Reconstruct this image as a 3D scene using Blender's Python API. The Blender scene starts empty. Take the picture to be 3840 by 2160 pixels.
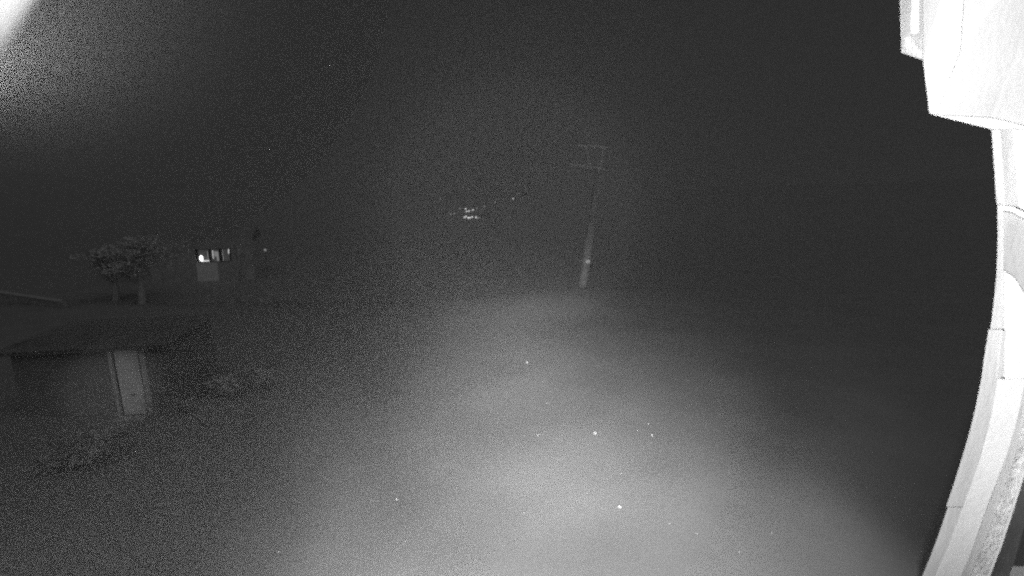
import bpy, bmesh, math, random
from mathutils import Vector, Matrix, noise
rnd = random.Random(7)
S = bpy.context.scene
C = S.collection
R = math.radians

# ------------------------------------------------------------------ camera
CAMZ = 5.8
PITCH = R(9.0)
F = 1159.0                       # focal length in pixels of a 2576 wide frame
cd = bpy.data.cameras.new('camera')
cam = bpy.data.objects.new('camera', cd)
C.objects.link(cam)
cam.location = (0, 0, CAMZ)
cam.rotation_euler = (R(90) - PITCH, 0, 0)
cd.sensor_width = 36.0
cd.lens = 36.0 * F / 2576.0
cd.clip_start = 0.02
cd.clip_end = 3000
cd.dof.use_dof = True
cd.dof.focus_distance = 9.0
cd.dof.aperture_fstop = 2.0
S.camera = cam

# ------------------------------------------------------------------ night sky
w = bpy.data.worlds.new('World')
S.world = w
w.use_nodes = True
bg = w.node_tree.nodes['Background']
bg.inputs['Color'].default_value = (1, 1, 1, 1)
bg.inputs['Strength'].default_value = 0.0220

# ------------------------------------------------------------------ infrared illuminator of the camera, and added fill spots
def spot(name, loc, target, energy, cone, blend, size=0.02):
    l = bpy.data.lights.new(name, 'SPOT')
    l.energy = energy
    l.spot_size = R(cone)
    l.spot_blend = blend
    l.shadow_soft_size = size
    o = bpy.data.objects.new(name, l)
    C.objects.link(o)
    o.location = loc
    d = Vector(target) - Vector(loc)
    o.rotation_euler = d.to_track_quat('-Z', 'Y').to_euler()
    return o

LQ = 4 * math.pi                     # radiant intensity to lamp watts
def beam(name, az, dep, half, blend, inten, loc=(-0.31, -0.3, CAMZ - 0.14)):
    """a diode group of the camera's illuminator: azimuth and angle below the horizon of its axis, half angle, intensity"""
    az, dep = R(az), R(dep)
    d = Vector((math.sin(az) * math.cos(dep), math.cos(az) * math.cos(dep), -math.sin(dep)))
    return spot(name, loc, Vector(loc) + d, inten * LQ, half * 2, blend)
beam('illuminator_far', -3, 10, 16, 1.0, 394)
beam('illuminator_far', 3, 11, 14, 1.0, 558)
beam('illuminator_far', 11, 13, 14, 1.0, 197)
beam('illuminator_yard', 3, 21, 18, 1.0, 395)
beam('illuminator_yard', 3, 36, 32, 1.0, 122)
beam('illuminator_yard', 13, 20, 19, 1.0, 396)
beam('illuminator_yard', -13, 20, 16, 1.0, 103)
beam('illuminator_yard', 28, 21, 18, 1.0, 158)
beam('illuminator_near', 7, 46, 38, 1.0, 205)
beam('illuminator_down', 10, 40, 30, 0.3, 58)
beam('illuminator_down', 20, 50, 30, 0.3, 55)
beam('illuminator_down', 32, 55, 30, 0.25, 66)
beam('door_fill', -41.0, 15.5, 4.6, 1.0, 80)  # added spot that brightens the shed door
beam('illuminator_far', 2.5, 8.5, 8, 1.0, 279)
beam('pole_fill', 9, -2, 9, 1.0, 80)  # added spot that brightens the pole
beam('lens_ghost_beam', 0, 0, 16, 0.28, 62, (0.0, -0.04, CAMZ + 0.0))  # added beam in the mist, stands for lens ghosts above the centre
# added spots: they brighten pillar and hood, and make the glow on the left
beam('pillar_fill', 62, -4, 42, 1.0, 84)
beam('hood_fill', -45, -28, 30, 1.0, 0.9, (0, 0.02, CAMZ + 0.05))
beam('corner_glow_beam', -46, -26, 27, 1.0, 1150, (-0.52, 0.44, CAMZ + 0.12))  # added, imitates the lens glow of the corner by lit mist

# added soft sun, lifts dark ground and houses to the sensor's black level
sl_ = bpy.data.lights.new('black_level_sun', 'SUN')
sl_.energy = 0.19
sl_.angle = R(70)
slo = bpy.data.objects.new('black_level_sun', sl_)
C.objects.link(slo)
slo.rotation_euler = (R(42), 0, R(32))

S.view_settings.view_transform = 'Standard'
S.view_settings.look = 'None'
S.view_settings.exposure = 0.0
S.view_settings.gamma = 1.0
S.view_settings.use_curve_mapping = False
S.render.engine = 'CYCLES'
S.cycles.use_denoising = False      # the grain of the sampling stands for the noise of the night sensor
S.cycles.use_adaptive_sampling = True
S.cycles.adaptive_threshold = 0.2
S.cycles.adaptive_min_samples = 40
S.cycles.pixel_filter_type = 'BLACKMAN_HARRIS'
S.cycles.filter_width = 2.3          # the soft optics of the camera
S.cycles.max_bounces = 4
S.cycles.diffuse_bounces = 2
S.cycles.volume_bounces = 0
S.cycles.sample_clamp_indirect = 3.0
S.cycles.sample_clamp_direct = 14.0
S.cycles.use_light_tree = True

# ------------------------------------------------------------------ helpers
def ray(px, py):
    """direction through a point of the 2576 x 1449 picture, scaled to unit depth along the optical axis"""
    a = (px - 1288.0) / F
    b = (724.5 - py) / F
    return Vector((a, math.cos(PITCH) + b * math.sin(PITCH), -math.sin(PITCH) + b * math.cos(PITCH)))
def at(px, py, depth):
    return Vector((0, 0, CAMZ)) + ray(px, py) * depth
def on_z(px, py, z=0.0):
    d = ray(px, py)
    return Vector((0, 0, CAMZ)) + d * ((z - CAMZ) / d.z)
def at_y(px, py, y):
    d = ray(px, py)
    return Vector((0, 0, CAMZ)) + d * (y / d.y)

def mat(name, col, rough=0.8, var=0.25, scale=6.0, bump=0.0, bscale=40.0, emit=0.0, metal=0.0, detail=6.0, distort=0.0, stretch=None, spec=0.3):
    m = bpy.data.materials.new(name)
    m.use_nodes = True
    nt = m.node_tree
    b = nt.nodes['Principled BSDF']
    b.inputs['Roughness'].default_value = rough
    b.inputs['Metallic'].default_value = metal
    b.inputs['Specular IOR Level'].default_value = spec
    tc = nt.nodes.new('ShaderNodeTexCoord')
    mp = nt.nodes.new('ShaderNodeMapping')
    if stretch:
        mp.inputs['Scale'].default_value = stretch
    nt.links.new(tc.outputs['Object'], mp.inputs['Vector'])
    n = nt.nodes.new('ShaderNodeTexNoise')
    n.inputs['Scale'].default_value = scale
    n.inputs['Detail'].default_value = detail
    n.inputs['Distortion'].default_value = distort
    nt.links.new(mp.outputs['Vector'], n.inputs['Vector'])
    r = nt.nodes.new('ShaderNodeMapRange')
    r.inputs['From Min'].default_value = 0.3
    r.inputs['From Max'].default_value = 0.7
    r.inputs['To Min'].default_value = col * (1 - var)
    r.inputs['To Max'].default_value = min(1.0, col * (1 + var))
    nt.links.new(n.outputs['Fac'], r.inputs['Value'])
    nt.links.new(r.outputs['Result'], b.inputs['Base Color'])
    if bump:
        n2 = nt.nodes.new('ShaderNodeTexNoise')
        n2.inputs['Scale'].default_value = bscale
        n2.inputs['Detail'].default_value = 8
        nt.links.new(mp.outputs['Vector'], n2.inputs['Vector'])
        bp = nt.nodes.new('ShaderNodeBump')
        bp.inputs['Strength'].default_value = bump
        bp.inputs['Distance'].default_value = 0.03
        nt.links.new(n2.outputs['Fac'], bp.inputs['Height'])
        nt.links.new(bp.outputs['Normal'], b.inputs['Normal'])
    if emit:
        b.inputs['Emission Color'].default_value = (1, 1, 1, 1)
        b.inputs['Emission Strength'].default_value = emit
    return m

M = dict(
    pale=mat('pale_paint', 0.60, 0.6, 0.1, 5, 0.15, 30, stretch=(1, 1, .35)),
    grey=mat('grey_paint', 0.5, 0.6, 0.2, 4, 0.2, 24, stretch=(1, 1, .35)),
    white=mat('white_paint', 0.86, 0.5, 0.06, 4, 0.1, 30),
    flake=mat('flaking_paint', 0.66, 0.7, 0.22, 22, 0.6, 40, detail=10),
    shade=mat('painted_shade', 0.09, 0.8, 0.4, 5, 0.2),  # shade on the recessed boards is put into this colour
    door=mat('door_panel', 0.62, 0.6, 0.12, 3, 0.1),
    trim=mat('door_trim', 0.48, 0.6, 0.2, 5),
    darkwood=mat('dark_boards', 0.27, 0.9, 0.12, 1.5, 0.2),
    roof=mat('roof_sheet', 0.42, 0.9, 0.12, 1, 0.1),
    treeleaf=mat('tree_leaves', 0.58, 0.7, 0.2, 1.5),
    bark=mat('bark', 0.5, 0.9, 0.4, 10, 0.5),
    leaf=mat('leaves', 0.8, 0.7, 0.6, 1.5),
    leafdark=mat('dull_leaves', 0.44, 0.7, 0.5, 1.5),
    grass=mat('dry_grass', 0.16, 0.8, 0.4, 2),
    concrete=mat('pole_concrete', 0.25, 0.8, 0.25, 3, 0.3),
    steel=mat('galvanised_steel', 0.45, 0.5, 0.2, 5),
    ceramic=mat('insulator_ceramic', 0.15, 0.2, 0.1, 5),
    plate=mat('reflective_plate', 0.95, 0.3, 0.02, 5),
    pebble=mat('white_stone', 0.93, 0.4, 0.05, 30),
    pebble2=mat('pale_stone', 0.5, 0.5, 0.15, 30),
    render=mat('house_render', 0.38, 0.9, 0.25, 2, 0.2),
    renderlit=mat('house_lit_render', 0.75, 0.9, 0.1, 2, 0.2),  # paler colour holds the light on the wall under the windows
    frame=mat('window_frame', 0.15, 0.6, 0.1, 4),
    glow1=mat('lit_room', 0.06, 0.8, 0.3, 1.2, emit=0.035),
    glow2=mat('lit_curtain', 0.3, 0.8, 0.3, 3, emit=0.16),
    glow3=mat('lit_reveal', 0.4, 0.8, 0.1, 3, emit=0.75),
    lampglow=mat('lamp_globe', 0.9, 0.5, 0.02, 3, emit=3.0),
    farglow=mat('far_lamp', 0.9, 0.5, 0.02, 3, emit=0.7),
    farglow2=mat('far_dim_lamp', 0.9, 0.5, 0.02, 3, emit=0.16),
)

def link(name, me, m, parent=None):
    o = bpy.data.objects.new(name, me)
    if m is not None:
        me.materials.append(m)
    C.objects.link(o)
    if parent is not None:
        o.parent = parent
    return o
def from_bm(name, bm, m, parent=None, smooth=False):
    bmesh.ops.recalc_face_normals(bm, faces=bm.faces)
    me = bpy.data.meshes.new(name)
    bm.to_mesh(me)
    bm.free()
    if smooth:
        for p in me.polygons:
            p.use_smooth = True
    return link(name, me, m, parent)
def tag(o, label, cat, group=None, kind=None):
    if label: o['label'] = label
    if cat: o['category'] = cat
    if group: o['group'] = group
    if kind: o['kind'] = kind
    return o
def empty(name, loc=(0, 0, 0), rz=0.0):
    o = bpy.data.objects.new(name, None)
    C.objects.link(o)
    o.location = loc
    o.rotation_euler = (0, 0, rz)
    o.empty_display_size = 0.2
    return o
def child_of(o, root):
    o.parent = root
    o.matrix_parent_inverse = Matrix.Translation(-Vector(root.location))
    return o

def box(bm, lo, hi, bevel=0.0):
    x0, y0, z0 = lo; x1, y1, z1 = hi
    g = bmesh.ops.create_cube(bm, size=1.0)
    vs = g['verts']
    for v in vs:
        v.co = Vector(((x0 + x1) / 2 + v.co.x * (x1 - x0), (y0 + y1) / 2 + v.co.y * (y1 - y0), (z0 + z1) / 2 + v.co.z * (z1 - z0)))
    if bevel:
        es = list({e for v in vs for e in v.link_edges})
        bmesh.ops.bevel(bm, geom=es, offset=bevel, segments=1, affect='EDGES')
def tube(bm, pts, radii, seg=10, caps=True):
    rings = []
    for i, p in enumerate(pts):
        p = Vector(p)
        a = Vector(pts[max(i - 1, 0)]); b = Vector(pts[min(i + 1, len(pts) - 1)])
        t = (b - a).normalized()
        u = t.orthogonal().normalized()
        if i and True:
            u = (pu - t * pu.dot(t)).normalized()
        pu = u
        v = t.cross(u)
        r = radii[i] if hasattr(radii, '__len__') else radii
        rings.append([bm.verts.new(p + (u * math.cos(2 * math.pi * k / seg) + v * math.sin(2 * math.pi * k / seg)) * r) for k in range(seg)])
    for i in range(len(rings) - 1):
        for k in range(seg):
            bm.faces.new((rings[i][k], rings[i][(k + 1) % seg], rings[i + 1][(k + 1) % seg], rings[i + 1][k]))
    if caps:
        bm.faces.new(rings[0][::-1]); bm.faces.new(rings[-1])
def part_box(name, lo, hi, m, parent, bevel=0.0):
    bm = bmesh.new(); box(bm, lo, hi, bevel)
    return from_bm(name, bm, m, parent)

# ------------------------------------------------------------------ terrain
def crest_y(x):
    return 31.5 + 2.2 * math.tanh((x - 1.5) / 2.0) + 0.5 * noise.noise(Vector((x * .35, 3, 0)))
def ground_z(x, y):
    r = math.hypot(x, y)
    z = 0.05 * noise.noise(Vector((x * .25, y * .25, 0)))
    c = crest_y(x)
    if y > c - 9:
        t = min(1, (y - (c - 9)) / 9)
        z += (0.5 * math.exp(-((x - 2) / 9) ** 2) + .12 * noise.noise(Vector((x * .12, 7, 0)))) * t * t * (3 - 2 * t)
    if y > c:
        t = min(1, (y - c) / 5)
        z -= (0.0 + 1.3 * math.exp(-((x + 2) / 11) ** 2)) * t * t * (3 - 2 * t)
    if r > 150:
        t = min(1, (r - 150) / 190)
        z += t * t * (3 - 2 * t) * (22 + 9 * noise.noise(Vector((x * .008, y * .008, 4))) + 2 * noise.noise(Vector((x * .03, y * .03, 9))))
    return z

rs = [0.0]
r = 1.0
while r < 400:
    rs.append(r)
    r += 0.5 if r < 44 else max(1.0, r * 0.05)
NA = 260
verts = [(0, 0, ground_z(0, 0))]
faces = []
for r in rs[1:]:
    for k in range(NA):
        a = 2 * math.pi * k / NA
        x, y = r * math.sin(a), r * math.cos(a)
        verts.append((x, y, ground_z(x, y)))
for k in range(NA):
    faces.append((0, 1 + (k + 1) % NA, 1 + k))
for i in range(len(rs) - 2):
    for k in range(NA):
        a = 1 + i * NA + k; b = 1 + i * NA + (k + 1) % NA
        faces.append((a, b, b + NA, a + NA))
me = bpy.data.meshes.new('ground')
me.from_pydata(verts, [], faces)
for p in me.polygons:
    p.use_smooth = True
gm = mat('yard_snow', 0.30, 0.95, 0.08, 0.5, 0.12, 5, spec=0.1)
ground = link('ground', me, gm)
ground['kind'] = 'structure'

# ------------------------------------------------------------------ haze
bm = bmesh.new(); box(bm, (-430, -430, -4.0), (430, 430, 46))
haze = from_bm('haze', bm, None)
hm = bpy.data.materials.new('night_mist')
hm.use_nodes = True
hm.node_tree.nodes.clear()
ho = hm.node_tree.nodes.new('ShaderNodeOutputMaterial')
hv = hm.node_tree.nodes.new('ShaderNodeVolumePrincipled')
hv.inputs['Color'].default_value = (.9, .9, .9, 1)
hv.inputs['Density'].default_value = 0.0004
hv.inputs['Anisotropy'].default_value = 0.0
hm.node_tree.links.new(hv.outputs['Volume'], ho.inputs['Volume'])
haze.data.materials.append(hm)
haze['kind'] = 'stuff'
haze['label'] = 'thin night mist over the yard'

# ------------------------------------------------------------------ corner pillar of the house, right edge of the picture
K = 2576.0 / 3840.0
def interp(poly, y):
    if y <= poly[0][1]: 
        (x0, y0), (x1, y1) = poly[0], poly[1]
    elif y >= poly[-1][1]:
        (x0, y0), (x1, y1) = poly[-2], poly[-1]
    else:
        for i in range(len(poly) - 1):
            if poly[i][1] <= y <= poly[i + 1][1]:
                (x0, y0), (x1, y1) = poly[i], poly[i + 1]; break
    return x0 + (x1 - x0) * (y - y0) / (y1 - y0)
YP = 2.0                         # the pillar's face stands two metres in front of the camera
def behind(p, t):                 # the sides of the boards are splayed
    return p + (p - Vector((0, 0, CAMZ))) * (t / p.y)
def strip(name, left, right, y0, y1, dy, m, parent, thick=0.14, steps=None, jag=0.0):
    """upright board between two bowed edges (given in the 3840 x 2160 picture), face at YP + dy, real thickness behind"""
    n = steps or max(2, int((y1 - y0) / 60))
    rows = []
    bm = bmesh.new()
    for i in range(n + 1):
        y = y0 + (y1 - y0) * i / n
        l = at_y(interp(left, y) * K, y * K, YP + dy)
        rr = at_y(interp(right, y) * K, y * K, YP + dy)
        if jag:
            l.x += jag * noise.noise(Vector((y * .05, dy * 9, 1)))
            rr.x += jag * noise.noise(Vector((y * .05, dy * 9, 5)))
        rows.append([bm.verts.new(v) for v in (l, rr, behind(rr, thick), behind(l, thick))])
    for i in range(n):
        for k in range(4):
            bm.faces.new((rows[i][k], rows[i][(k + 1) % 4], rows[i + 1][(k + 1) % 4], rows[i + 1][k]))
    bm.faces.new(rows[0][::-1]); bm.faces.new(rows[-1])
    o = from_bm(name, bm, m)
    child_of(o, parent)
    return o

E0 = [(3700, 300), (3718, 484), (3733, 700), (3737, 765), (3738, 900), (3735, 1020), (3722, 1150), (3716, 1200), (3700, 1300), (3680, 1440), (3650, 1580), (3610, 1720), (3555, 1890), (3500, 2050), (3455, 2160), (3405, 2300)]
def off(poly, pts):
    return [(x + interp(pts, y), y) for x, y in poly]
E1 = off(E0, [(24, 300), (26, 484), (26, 760), (24, 1000), (48, 1200), (62, 1500), (66, 1720), (60, 1900), (50, 2160), (48, 2300)])
E2 = off(E0, [(70, 300), (78, 484), (84, 790), (100, 1000), (150, 1200), (165, 1500), (160, 1720), (150, 1900), (148, 2160), (145, 2300)])
E3 = off(E0, [(110, 300), (112, 484), (140, 900), (170, 1200), (190, 1500), (195, 1720), (190, 1900), (186, 2160), (184, 2300)])
E4 = off(E0, [(200, 484), (230, 1200), (240, 1500), (238, 1720), (242, 1900), (246, 2160), (246, 2300)])
E4b = off(E0, [(212, 484), (240, 1200), (252, 1500), (250, 1720), (254, 1900), (258, 2160), (258, 2300)])
E5 = off(E0, [(260, 484), (300, 1200), (300, 1500), (300, 1720), (310, 1900), (330, 2160), (330, 2300)])
E6 = off(E0, [(560, 484), (600, 1500), (600, 2300)])

pil_base = at_y(2500, 720, YP + .2); pil_base.z = 0.0
pillar = empty('corner_pillar', pil_base)
tag(pillar, 'overexposed white corner pillar of the house with stepped capital at the right edge', 'pillar')
def shift(poly, d): return [(x + d, y) for x, y in poly]
strip('backing_board', shift(E0, 12), E3, 486, 1424, 0.10, M['pale'], pillar, .05)
strip('backing_board', shift(E0, 12), shift(E4, 4), 1421, 2290, 0.10, M['pale'], pillar, .05)
# outer trim in lengths, each a little out of line with the next
strip('trim_board', E0, E1, 486, 765, 0.0, M['pale'], pillar)
strip('trim_board', shift(E0, 3), E1, 765.6, 1234, 0.003, M['pale'], pillar)
strip('trim_board', shift(E0, -3), E1, 1236, 1900, 0.0, M['pale'], pillar)
strip('trim_board', shift(E0, 4), E1, 1902, 2290, 0.004, M['pale'], pillar)
# upper shaft: thin bead lines, grey fillet
strip('bead', shift(E1, 0), shift(E1, 6), 486, 770, -0.018, M['white'], pillar, 0.03)
strip('fillet', shift(E1, 6), shift(E2, 0), 486, 775, 0.02, M['grey'], pillar)
strip('bead', shift(E2, 0), shift(E2, 7), 486, 780, -0.018, M['white'], pillar, 0.03)
strip('face_board', shift(E2, 7), E6, 486, 786, 0.004, M['white'], pillar)
# ledge and grey panel under it
def slab(name, poly, dy, m, parent, thick=0.12, dys=None):
    bm = bmesh.new()
    f = [bm.verts.new(at_y(x * K, y * K, YP + (dys[i] if dys else dy))) for i, (x, y) in enumerate(poly)]
    b = [bm.verts.new(behind(v.co, thick)) for v in f]
    n = len(f)
    bm.faces.new(f); bm.faces.new(b[::-1])
    for i in range(n):
        bm.faces.new((f[i], b[i], b[(i + 1) % n], f[(i + 1) % n]))
    o = from_bm(name, bm, m)
    child_of(o, parent)
    return o
slab('ledge', [(3745, 770), (3800, 776), (3990, 860), (3990, 905), (3800, 797), (3748, 785)], -0.03, M['white'], pillar, .14)
slab('panel', [(3764, 793), (3800, 800), (3990, 908), (3990, 1230), (3840, 1094), (3800, 1034), (3764, 1012)], 0.012, M['grey'], pillar)
strip('bead', shift(E1, 0), [(3768, 486), (3764, 770), (3763, 1100), (3762, 1150), (3762, 1200)], 790, 1150, -0.004, M['pale'], pillar, .1)
slab('face_board', [(3765, 1015), (3800, 1038), (3840, 1098), (3990, 1236), (3990, 1300), (3985, 1420), (3768, 1420)], 0.02, M['white'], pillar)
# lower shaft
strip('face_board', E1, E2, 1421, 2290, 0.02, M['white'], pillar)
strip('fillet', E1, shift(E1, 14), 1240, 1420, -0.006, M['pale'], pillar, .1)
strip('fillet', shift(E2, 0), E3, 1421, 2290, 0.045, M['pale'], pillar, jag=0.004)
strip('flaking_board', shift(E3, 0), E4, 1421, 2290, 0.02, M['flake'], pillar)
strip('bead', shift(E4, 0), E4b, 1421, 2290, -0.01, M['white'], pillar, .06)
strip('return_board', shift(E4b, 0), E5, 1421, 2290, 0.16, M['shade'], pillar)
strip('wall_board', shift(E5, 0), E6, 1421, 2290, 0.30, mat('wall_painted_shade', 0.04, 0.9, 0.4, 5), pillar)  # wall colour darkened to hold the shade of the recess

bm = bmesh.new()
foot = [(1.985, YP + .012), (3.9, YP + .012), (3.9, YP + .5), (2.62, YP + .5)]
lo_ = [bm.verts.new((x, y, -.1)) for x, y in foot]; hi_ = [bm.verts.new((x, y, 3.86)) for x, y in foot]
bm.faces.new(lo_[::-1]); bm.faces.new(hi_)
for k in range(4): bm.faces.new((lo_[k], lo_[(k + 1) % 4], hi_[(k + 1) % 4], hi_[k]))
child_of(from_bm('plinth', bm, M['pale']), pillar)
# capital: two stepped tiers
slab('capital_block', [(3462, -400), (3462, 228), (3484, 420), (3491, 427), (3512, 428), (3600, 190), (3640, -400)], 0.0, M['pale'], pillar, 0.5,
     dys=[0, 0, 0, 0, -.01, -.06, -.16])
slab('capital_face', [(3513, 427), (3530, 432), (3716, 440), (4050, 520), (4050, -400), (3642, -400), (3602, 190)], 0.0, M['white'], pillar, 0.5,
     dys=[-.01, -.005, .07, .22, -.08, -.16, -.06])
slab('capital_soffit_edge', [(3493, 428), (3513, 429), (3530, 434), (3716, 442), (4050, 522), (4050, 600), (3716, 484)], 0.05, M['white'], pillar, 0.4)
slab('capital_shelf', [(3368, -400), (3383, 198), (3458, 225), (3461, 222), (3461, -400)], 0.1, M['grey'], pillar, 0.4)
slab('paint_patch', [(3416, -400), (3418, 40), (3414, 60), (3416, 126), (3430, 128), (3447, 122), (3448, -400)], 0.085, M['white'], pillar, 0.012)
slab('flaking_board', [(3392, 140), (3394, 196), (3456, 219), (3456, 150), (3425, 132)], 0.088, M['flake'], pillar, 0.01)
slab('bead', [(3352, -420), (3366, -400), (3384, 198), (3380, 199), (3363, -400)], 0.09, M['pale'], pillar, 0.06)

# ------------------------------------------------------------------ edge of the camera's own hood across the upper left corner
hood_root = empty('hood', at(20, 0, 0.22))
tag(hood_root, 'out of focus overexposed white camera hood edge crossing the upper left corner', 'hood')
a = at(140, -260, 0.26); b = at(-235, 290, 0.19)
bm = bmesh.new()
tube(bm, [a + (b - a) * t / 8 for t in range(9)], 0.0135, 20)
g1 = from_bm('tube', bm, M['white'], smooth=True); child_of(g1, hood_root)
sd = Vector((-0.018, 0.009, 0.010))
bm = bmesh.new()
tube(bm, [a + sd * 1.6 + (b - a) * t / 8 for t in range(9)], 0.016, 16)
g2 = from_bm('backing_strip', bm, M['pale'], smooth=True); child_of(g2, hood_root)
for t in (.12, .88):
    bm = bmesh.new(); p = a + (b - a) * t; ax = (b - a).normalized() * .006
    tube(bm, [p - ax, p + ax], .0148, 20)
    child_of(from_bm('clip', bm, M['grey'], smooth=True), hood_root)

# ------------------------------------------------------------------ shed with the pale door, left
dbl = on_z(300, 1046, 0.0); dbr = on_z(388, 1044, 0.0)
rz = math.atan2(dbr.y - dbl.y, dbr.x - dbl.x) 
mid = (dbl + dbr) / 2
shed = empty('garden_shed', (mid.x, mid.y, 0), rz)
tag(shed, 'low dark shed with a pale two panel door on the left of the yard', 'shed')
W = (dbr - dbl).length / 2
shed.rotation_euler = (0, R(-2.2), rz)
H = 2.0
# door plane is local y = 0, the yard side is -y
def sp(name, lo, hi, m, parent=shed, bevel=0.0): return part_box(name, lo, hi, m, parent, bevel)
wall_y = 0.06
sp('wall', (-3.2, wall_y, -0.1), (-W - .003, wall_y + .1, 2.12), M['darkwood'])
sp('wall', (W + .003, wall_y, -0.1), (1.1, wall_y + .1, 2.12), M['darkwood'])
sp('wall', (-3.2, wall_y + .103, -0.1), (-3.1, 2.2, 2.3), M['darkwood'])
sp('wall', (1.0, wall_y + .103, -0.1), (1.1, 2.2, 2.3), M['darkwood'])
sp('wall', (-3.2, 2.203, -0.1), (1.1, 2.3, 2.3), M['darkwood'])
for i in range(7):                       # corrugated sheets of the roof, laid side by side
    bm = bmesh.new()
    x0 = -3.45 + i * .68
    n = 12
    rows = []
    for yy, zz in ((-.28, 2.13), (2.5, 2.45)):
        rows.append([bm.verts.new((x0 + .69 * k / n, yy, zz + .02 * math.sin(k * math.pi / 1.5) + (.006 if i % 2 else 0))) for k in range(n + 1)])
    for k in range(n):
        bm.faces.new((rows[0][k], rows[0][k + 1], rows[1][k + 1], rows[1][k]))
    ext = bmesh.ops.solidify(bm, geom=bm.faces[:], thickness=0.012)
    from_bm('roof_sheet', bm, M['roof'], shed)
sp('fascia', (-3.4, -.21, 2.03), (1.25, -.18, 2.11), M['darkwood'])
door = sp('door', (-W * .70, 0.01, 0.03), (W * .60, 0.05, 2.03), M['door'])
for (z0, z1) in ((0.03, 0.785), (0.82, 2.025)):
    o = part_box('door_panel', (-W * .68, -0.012, z0), (W * .58, 0.008, z1), M['door'], door, 0.008)
bm = bmesh.new(); tube(bm, [(W * .12, -.012, .66), (W * .12, -.06, .66), (W * .12 - .07, -.065, .66)], .022, 8)
from_bm('handle', bm, M['frame'], door)
bm = bmesh.new(); bmesh.ops.create_uvsphere(bm, u_segments=10, v_segments=6, radius=.022)
for v in bm.verts: v.co += Vector((W * .06, -.03, .78))
from_bm('knob', bm, M['plate'], door)
sp('door_frame', (-W, -.03, -.02), (-W * .83, .05, 2.03), M['trim'])
sp('door_frame', (W * .74, -.03, -.02), (W, .05, 2.06), M['trim'])
sp('doorstep', (-W * .9, -.35, -.1), (W * .9, -.06, .03), M['roof'])

# ------------------------------------------------------------------ utility pole
pb = at_y(1465, 718, 35.0)
pb.z = ground_z(pb.x, pb.y) - .05
def pz(px, py): return at_y(px, py, 35.0)
pole = empty('utility_pole', pb)
tag(pole, 'leaning concrete utility pole with a frame of crossarms at the far edge of the yard', 'utility pole')
top = pz(1508, 432)
bm = bmesh.new(); N = 12
pts = [pb.lerp(top, i / N) for i in range(N + 1)]
rad = [0.33 - 0.03 * i / N for i in range(N + 1)]
tube(bm, pts, rad, 14)
child_of(from_bm('shaft', bm, M['concrete'], smooth=True), pole)
def rod(name, a, b, r, m, parent=pole, seg=6):
    bm = bmesh.new(); tube(bm, [a, b], r, seg)
    return child_of(from_bm(name, bm, m), parent)
rod('crossarm', pz(1432, 412), pz(1530, 428), .09, M['steel'])
rod('crossarm', pz(1436, 366), pz(1534, 371), .09, M['steel'])
rod('upright', pz(1484, 420), pz(1473, 368), .09, M['steel'])
rod('upright', pz(1508, 430), pz(1519, 370), .11, M['steel'])
for (px, py) in ((1438, 366), (1474, 368), (1530, 371), (1436, 412), (1526, 427)):
    p = pz(px, py)
    bm = bmesh.new()
    tube(bm, [p + Vector((0, 0, .05 + .07 * k)) for k in range(5)], [.04, .11, .06, .11, .05], 10)
    child_of(from_bm('insulator', bm, M['ceramic'], smooth=True), pole)
pc = pz(1478, 657)
bm = bmesh.new(); box(bm, (pc.x - .19, pc.y - .40, pc.z - .12), (pc.x + .13, pc.y - .30, pc.z + .12), .01)
child_of(from_bm('plate', bm, M['plate']), pole)
rod('bracket', pz(1456, 655), pz(1478, 657), .03, M['steel'])

# ------------------------------------------------------------------ house with lit windows, far left
hb0 = at_y(468, 712, 40.0)
HY = 40.0
hz0 = at_y(500, 712, HY).z
ang = R(24)
house = empty('house', (at_y(492, 710, HY).x, HY, hz0), ang)
tag(house, 'dark house beyond the yard with a row of lit windows above a wall coloured as lit', 'house')
# local frame: x along the facade to the right (going away), -y towards the yard
def hx(px, py):
    """local x and z of a picture point on the facade plane"""
    o = Vector((0, 0, CAMZ)); d = ray(px, py)
    p0 = house.location; nrm = Vector((math.sin(ang), -math.cos(ang), 0))
    t = (p0 - o).dot(nrm) / d.dot(nrm)
    q = o + d * t - p0
    return q.x * math.cos(ang) + q.y * math.sin(ang), q.z
sl = lambda x: 0.0
xl, zsill = hx(494, 660); xm, zs2 = hx(546, 657); xr, ztop = hx(578, 626)
_, ztl = hx(496, 630)
zw0 = 0.0
zh = max(ztop, ztl) + .05
zsl = zsill
X0, X1 = -4.0, 4.6
th = .3
part_box('wall', (X0, 0, -1.5), (xl - .02, th, zh + .9), M['render'], house)
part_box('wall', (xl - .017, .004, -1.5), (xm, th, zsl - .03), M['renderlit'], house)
part_box('wall', (xm + .003, 0, -1.5), (X1, th, zsl - .03), M['render'], house)
part_box('wall', (xl - .017, 0, zh), (X1, th, zh + .9), M['render'], house)
part_box('wall', (xr + .06, 0, zsl - .027), (X1, th, zh - .003), M['render'], house)
part_box('gable_wall', (X0, th + .003, -1.5), (X0 + .3, 7, zh + .9), M['render'], house)
part_box('gable_wall', (X1 - .3, th + .003, -1.5), (X1, 7, zh + .9), mat('gable_lightened_render', 0.6, 0.9, 0.1, 2), house)  # lighter colour makes up for the missing light on this gable
part_box('rear_wall', (X0, 7.003, -1.5), (X1, 7.3, zh + .9), M['render'], house)
bm = bmesh.new()
z0 = zh + .903
vs = [bm.verts.new(v) for v in ((X0 - .1, -.02, z0), (X1 + .1, -.02, z0), (X1 + .2, 7.5, z0), (X0 - .2, 7.5, z0), (X0 - .2, 3.6, z0 + 1.0), (X1 + .2, 3.6, z0 + 1.0))]
for f in ((0, 1, 5, 4), (2, 3, 4, 5), (0, 4, 3), (1, 2, 5), (0, 3, 2, 1)):
    bm.faces.new([vs[i] for i in f])
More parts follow.
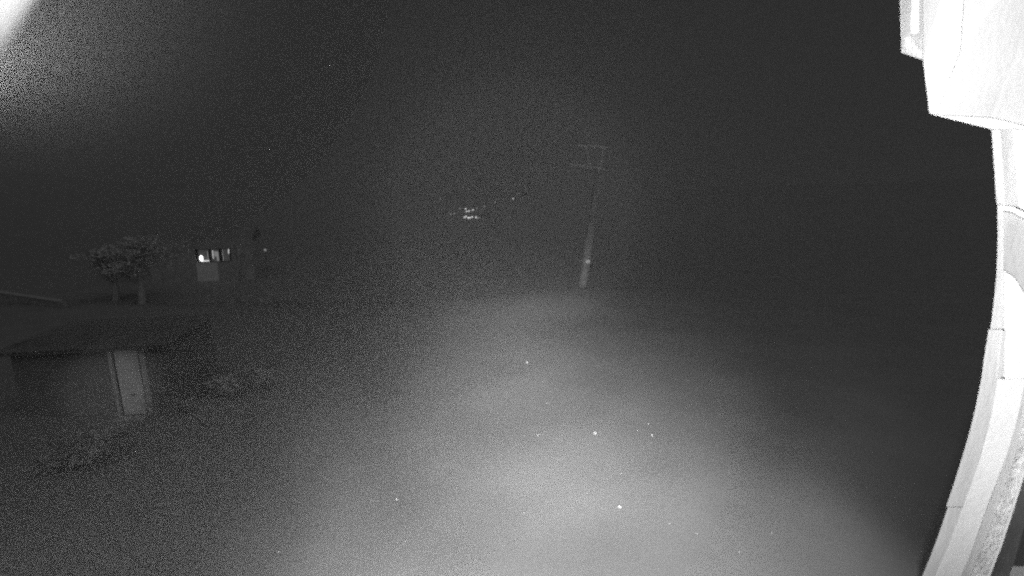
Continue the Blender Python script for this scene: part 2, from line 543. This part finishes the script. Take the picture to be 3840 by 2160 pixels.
from_bm('roof', bm, mat('house_roof', 0.27, 0.9, 0.1, 1), house)
# the openings: (left px, right px) in the 2576 picture
def win(pa, pb, name='window'):
    a, _ = hx(pa, 645); b, _ = hx(pb, 640)
    fr = bpy.data.meshes.new(name)
    bm = bmesh.new()
    t = .06
    box(bm, (a, -.02, zsl - .02), (a + t, .1, zh - .01))
    box(bm, (b - t, -.02, zsl - .02), (b, .1, zh - .01))
    box(bm, (a + t, -.018, zh - .07), (b - t, .098, zh - .012))
    box(bm, (a + t, -.018, zsl - .018), (b - t, .098, zsl + .04))
    f = from_bm(name, bm, M['frame'], house)
    return f, a + t, b - t
def q(name, f, pa, ya, pb, yb, m, dy=.14):
    a, za = hx(pa, ya); b, zb = hx(pb, yb)
    return part_box(name, (a, dy, min(za, zb)), (b, dy + .02, max(za, zb)), m, f)
w1, a1, b1 = win(497, 527)
part_box('room', (a1, .22, zsl), (b1, .26, zh - .02), M['glow1'], w1)
q('sill_shelf', w1, 508, 660, 526, 655, M['glow3'], .12)
q('curtain', w1, 520, 633, 524, 655, M['glow2'])
w2, a2, b2 = win(529, 552)
part_box('room', (a2, .22, zsl), (b2, .26, zh - .02), M['glow1'], w2)
q('reveal', w2, 533, 630, 536.5, 651, M['glow3'])
q('curtain', w2, 537, 633, 550, 645, M['glow2'])
q('curtain', w2, 544, 645, 552, 658, M['glow2'], .17)
w3, a3, b3 = win(557, 579)
part_box('room', (a3, .22, zsl), (b3, .26, zh - .02), M['glow1'], w3)
q('reveal', w3, 559, 628, 562, 657, M['glow3'])
q('reveal', w3, 573, 627, 576, 638, M['glow3'])
q('curtain', w3, 563, 629, 572, 652, M['glow1'], .17)
# pale terrace edge under the wall
xa, _ = hx(462, 715); xb, _ = hx(560, 706)
part_box('terrace', (xa, -.9, -.5), (xb, -.003, .04), M['render'], house)
a, z1 = hx(599, 620); _, z2 = hx(599, 655)
bm = bmesh.new(); tube(bm, [(a, -.08, 0), (a, -.08, z1)], .07, 8)
from_bm('downpipe', bm, M['steel'], house, True)
# globe lamp standing in the first window
a, z = hx(506, 650)
lp = empty('globe_lamp', house.matrix_basis @ Vector((a, .05, zsl)))
tag(lp, 'bright oval lamp shining in the leftmost window of the dark house', 'lamp')
bm = bmesh.new(); bmesh.ops.create_uvsphere(bm, u_segments=14, v_segments=10, radius=.13)
for v in bm.verts: v.co = Vector((v.co.x, v.co.y, v.co.z * 1.9 + z - zsl))
from_bm('globe', bm, M['lampglow'], lp, True)
bm = bmesh.new(); tube(bm, [(0, 0, .0), (0, 0, max(.05, z - zsl - .2))], .03, 8)
from_bm('stand', bm, M['frame'], lp)

# garden lamp to the right of the house
g = at_y(667, 629, 44.0)
gl = empty('wall_light', (g.x, g.y, ground_z(g.x, g.y)))
tag(gl, 'faint lone lamp post glinting to the right of the dark house', 'lamp post')
bm = bmesh.new(); tube(bm, [(0, 0, 0), (0, 0, g.z - gl.location.z)], .04, 8); from_bm('post', bm, M['frame'], gl)
bm = bmesh.new(); bmesh.ops.create_uvsphere(bm, u_segments=10, v_segments=6, radius=.12)
for v in bm.verts: v.co += Vector((0, 0, g.z - gl.location.z))
from_bm('lamp_head', bm, M['farglow2'], gl, True)
gl.name = 'lamp_post'

# ------------------------------------------------------------------ low wall at the far left
p0, p1 = on_z(-60, 742, .0), on_z(165, 778, .0)
lw = empty('garden_wall', p0, math.atan2(p1.y - p0.y, p1.x - p0.x))
tag(lw, 'faint low pale wall running back at the far left edge', 'wall')
L = (p1 - p0).length
part_box('wall_body', (0, -.12, -.4), (L, .12, .45), M['render'], lw)
for i in range(int(L / .8)):
    part_box('coping_stone', (i * .8 + .01, -.18, .453 + .01 * (i % 3 == 1)), (i * .8 + .78, .18, .53 + .01 * (i % 3 == 1)), M['grey'], lw, .01)

# ------------------------------------------------------------------ distant lights on the hillside
def hit_hill(px, py):
    d = ray(px, py).normalized(); o = Vector((0, 0, CAMZ)); t = 120.0
    while t < 395:
        p = o + d * t
        if p.z < ground_z(p.x, p.y) + .5: return p
        t += 1.0
    return o + d * 300
me_h = {}
for key, rr, m in (('b', .36, M['farglow']), ('m', .34, M['farglow2'])):
    bm = bmesh.new(); bmesh.ops.create_uvsphere(bm, u_segments=8, v_segments=6, radius=rr)
    me_ = bpy.data.meshes.new('lamp_head'); bm.to_mesh(me_); bm.free(); me_.materials.append(m)
    me_h[key] = me_
bm = bmesh.new(); tube(bm, [(0, 0, -6), (0, 0, 0)], .1, 6)
me_p = bpy.data.meshes.new('post'); bm.to_mesh(me_p); bm.free(); me_p.materials.append(M['frame'])
lights = [
    ('lower', [(1742, 815, 'b'), (1748, 811, 'b'), (1756, 817, 'b'), (1763, 816, 'b'), (1771, 813, 'b'), (1785, 815, 'b'), (1795, 816, 'm')]),
    ('upper', [(1746, 783, 'b'), (1750, 793, 'b'), (1759, 791, 'b'), (1768, 789, 'm'), (1774, 787, 'b'), (1787, 782, 'm'), (1724, 782, 'm')]),
    ('left', [(1690, 804, 'm'), (1703, 801, 'm')]),
    ('single', [(1651, 746, 'm'), (1924, 745, 'b'), (1858, 757, 'm'), (1946, 724, 'm'), (1816, 774, 'm')]),
]
LAB = {'lower': 'tiny far street lamp inside the lower string of lights on the dark hillside',
       'upper': 'tiny far street lamp inside the short upper string of lights on the hillside',
       'left': 'very faint far lamp just left of the two strings of hillside lights'}
SL = ['faint lone far lamp high on the hillside, leftmost of all', 'brightest of the lone far lamps, high to the right of the light strings',
      'faint lone far lamp between the light strings and the bright lone lamp', 'faint far lamp highest and rightmost on the dark hillside',
      'faint far lamp just above and right of the upper light string']
for row, ls in lights:
    for i, (x, y, k) in enumerate(ls):
        p = hit_hill(x * K, y * K)
        o = empty('street_lamp', (p.x, p.y, ground_z(p.x, p.y)))
        if row == 'single': tag(o, SL[i], 'street lamp', 'lone lamps on the dark hillside')
        elif row != 'left' and i in (0, 6):
            side = {('lower', 0): 'leftmost', ('lower', 6): 'rightmost and dimmest', ('upper', 0): 'leftmost bright', ('upper', 6): 'faint detached left'}[(row, i)]
            tag(o, '%s far street lamp of the %s string of lights on the hillside' % (side, row), 'street lamp', 'lamps of the %s row on the hillside' % row)
        else: tag(o, LAB[row], 'street lamp', 'lamps of the %s row on the hillside' % row)
        h = link('lamp_head', me_h[k], None, o); h.location = (0, 0, p.z - o.location.z)
        s = link('post', me_p, None, o); s.location = (0, 0, p.z - o.location.z)

# ------------------------------------------------------------------ vegetation
def leaf_cloud(bm, center, rad, n, size, seed, flat=1.0):
    rr = random.Random(seed)
    lobes = [(Vector((rr.uniform(-.6, .6) * rad[0], rr.uniform(-.6, .6) * rad[1], rr.uniform(-.5, .6) * rad[2])), rr.uniform(.3, .6)) for _ in range(9)]
    for _ in range(n):
        c, s = rr.choice(lobes)
        d = Vector((rr.gauss(0, 1), rr.gauss(0, 1), rr.gauss(0, 1))).normalized() * (rr.random() ** .4)
        p = Vector(center) + c + Vector((d.x * rad[0] * s, d.y * rad[1] * s, d.z * rad[2] * s))
        if p.z < 0.02: p.z = 0.02 + rr.random() * .1
        u = Vector((rr.gauss(0, 1), rr.gauss(0, 1), rr.gauss(0, .6))).normalized()
        v = u.orthogonal().normalized()
        l = size * rr.uniform(.6, 1.4)
        bm.faces.new([bm.verts.new(p + u * l), bm.verts.new(p + v * l * .4), bm.verts.new(p - u * l * .9), bm.verts.new(p - v * l * .4)])
def bush(px, py, rad, n, size, seed, label, m, name='bush'):
    p = on_z(px, py, 0.0)
    p.z = ground_z(p.x, p.y)
    o = empty(name, p)
    tag(o, label, 'bush', 'bushes on the left side of the yard')
    bm = bmesh.new(); leaf_cloud(bm, (0, 0, rad[2]), rad, n // 2, size, seed)
    me = bpy.data.meshes.new('foliage'); bm.to_mesh(me); bm.free()
    link('foliage', me, m, o)
    bm = bmesh.new()
    rr = random.Random(seed)
    for _ in range(6):
        e = Vector((rr.uniform(-.6, .6) * rad[0], rr.uniform(-.6, .6) * rad[1], rad[2] * rr.uniform(1, 1.6)))
        tube(bm, [(0, 0, -.05), e * .5 + Vector((0, 0, .05)), e], [.03, .02, .008], 6)
    from_bm('stems', bm, M['bark'], o).name = 'stem'
    return o
bush(578, 995, (.6, .5, .36), 1500, .06, 1, 'pale leafy low bush between the shed and the lit yard', M['leaf'])
bush(640, 985, (.7, .6, .45), 1500, .055, 2, 'wider sparse bush right of the pale leafy one', M['leafdark'])
bush(462, 1040, (.35, .35, .25), 500, .05, 3, 'small low bush standing right of the shed door', M['leafdark'])
bush(215, 1165, (1.0, .8, .42), 1800, .06, 4, 'broad low bush in front of the shed, nearest the left edge', M['leafdark'])
# tree behind
def tree(px, py, y, h, crown, seed, label):
    b = at_y(px, py, y); gz = ground_z(b.x, b.y)
    o = empty('tree', (b.x, b.y, gz)); tag(o, label, 'tree')
    rr = random.Random(seed)
    bm = bmesh.new()
    tube(bm, [(0, 0, -.2), (.1, 0, h * .25), (.0, .1, h * .5), (.1, .1, h * .75)], [.22, .17, .12, .06], 10)
    for _ in range(9):
        z = rr.uniform(.3, .7) * h; aa = rr.uniform(0, 6.28); l = rr.uniform(.5, .9) * crown
        e = Vector((math.cos(aa) * l, math.sin(aa) * l, z + rr.uniform(.5, 1.4)))
        tube(bm, [(0, 0, z), e * .5 + Vector((0, 0, z * .5 + .1)), e], [.07, .05, .015], 6)
    from_bm('trunk', bm, M['bark'], o)
    bm = bmesh.new()
    for k in range(5):
        leaf_cloud(bm, (rr.uniform(-.5, .5) * crown, rr.uniform(-.5, .5) * crown, h * rr.uniform(.5, .9)), (crown * .8, crown * .8, h * .22), 380, .12, seed * 10 + k)
    me = bpy.data.meshes.new('crown'); bm.to_mesh(me); bm.free()
    link('crown', me, M['treeleaf'], o)
tree(350, 700, 30.0, 4.9, 1.5, 5, 'leafy tree hardly visible in the dark left of the lit house')
tree(285, 700, 31.0, 3.5, 1.9, 6, 'lower spreading tree barely visible at the left of the other tree')

# grass along the far edge of the yard
rr = random.Random(3)
bm = bmesh.new()
for _ in range(9000):
    x = rr.uniform(-34, 30)
    y = crest_y(x) + rr.gauss(0.6, 0.7)
    if rr.random() < .25:
        x = rr.uniform(-22, -10); y = rr.uniform(11, 30)
        if (Vector((x, y)) - Vector((mid.x, mid.y + 2))).length < 4.4: continue
    if x > 5: continue
    z = ground_z(x, y); h = rr.uniform(.05, .2)
    dx, dy = rr.gauss(0, .05), rr.gauss(0, .05); a = rr.uniform(0, 3.14); wv = Vector((math.cos(a), math.sin(a), 0)) * .012
    p = Vector((x, y, z - .01))
    bm.faces.new([bm.verts.new(p - wv), bm.verts.new(p + wv), bm.verts.new(p + Vector((dx, dy, h)))])
me = bpy.data.meshes.new('grass'); bm.to_mesh(me); bm.free()
gr = link('grass', me, M['grass']); tag(gr, 'short dry grass along the far edge of the yard', 'grass', kind='stuff')

# ------------------------------------------------------------------ pale stones glinting on the yard
def stone_mesh(r, seed):
    rr = random.Random(seed)
    bm = bmesh.new(); bmesh.ops.create_icosphere(bm, subdivisions=2, radius=r)
    for v in bm.verts:
        v.co *= 1 + .25 * noise.noise(v.co * (1.5 / r) + Vector((seed, 0, 0)))
        v.co.z *= .8
    me = bpy.data.meshes.new('pebble'); bm.to_mesh(me); bm.free()
    return me
big = [(1497, 1092, .034, 'brightest white pebble glinting right of the middle of the lit yard'),
       (1559, 1276, .030, 'bright white pebble nearest the bottom right of the lit yard'),
       (1326, 912, .036, 'bright white pebble farthest off, just right of the picture centre'),
       (998, 1258, .018, 'lone small bright pebble on the left half of the lit yard'),
       (1353, 1096, .022, 'small bright pebble level with the brightest one, to its left'),
       (1640, 1096, .022, 'small bright pebble level with the brightest one, to its right'),
       (701, 1388, .016, 'small bright pebble nearest the lower left corner of the lit yard')]
small = [(1876, 1145), (1633, 1067), (1367, 960), (1375, 1015), (1318, 1290), (1684, 1316), (1754, 1341), (1022, 1362), (1941, 1341), (1730, 955), (1604, 1084), (1562, 1192), (1810, 1040), (1860, 1388)]
for i, (x, y, r, l) in enumerate(big):
    p = on_z(x, y, 0.0); p.z = ground_z(p.x, p.y) + r * .5
    o = link('pebble', stone_mesh(r, i + 1), M['pebble']); o.location = p
    tag(o, l, 'pebble', 'pale pebbles on the lit yard')
sm = stone_mesh(.015, 40); sm.materials.append(M['pebble2'])
for i, (x, y) in enumerate(small):
    p = on_z(x, y, 0.0); p.z = ground_z(p.x, p.y) + .004
    o = bpy.data.objects.new('pebble', sm); C.objects.link(o); o.location = p; o.rotation_euler = (0, 0, i * 1.3)
    s = 1.0 if y > 1100 else 1.5
    o.scale = (s, s, s)
    tag(o, 'tiny dim pale pebble lying on the lit yard', 'pebble', 'tiny dim pebbles on the lit yard')
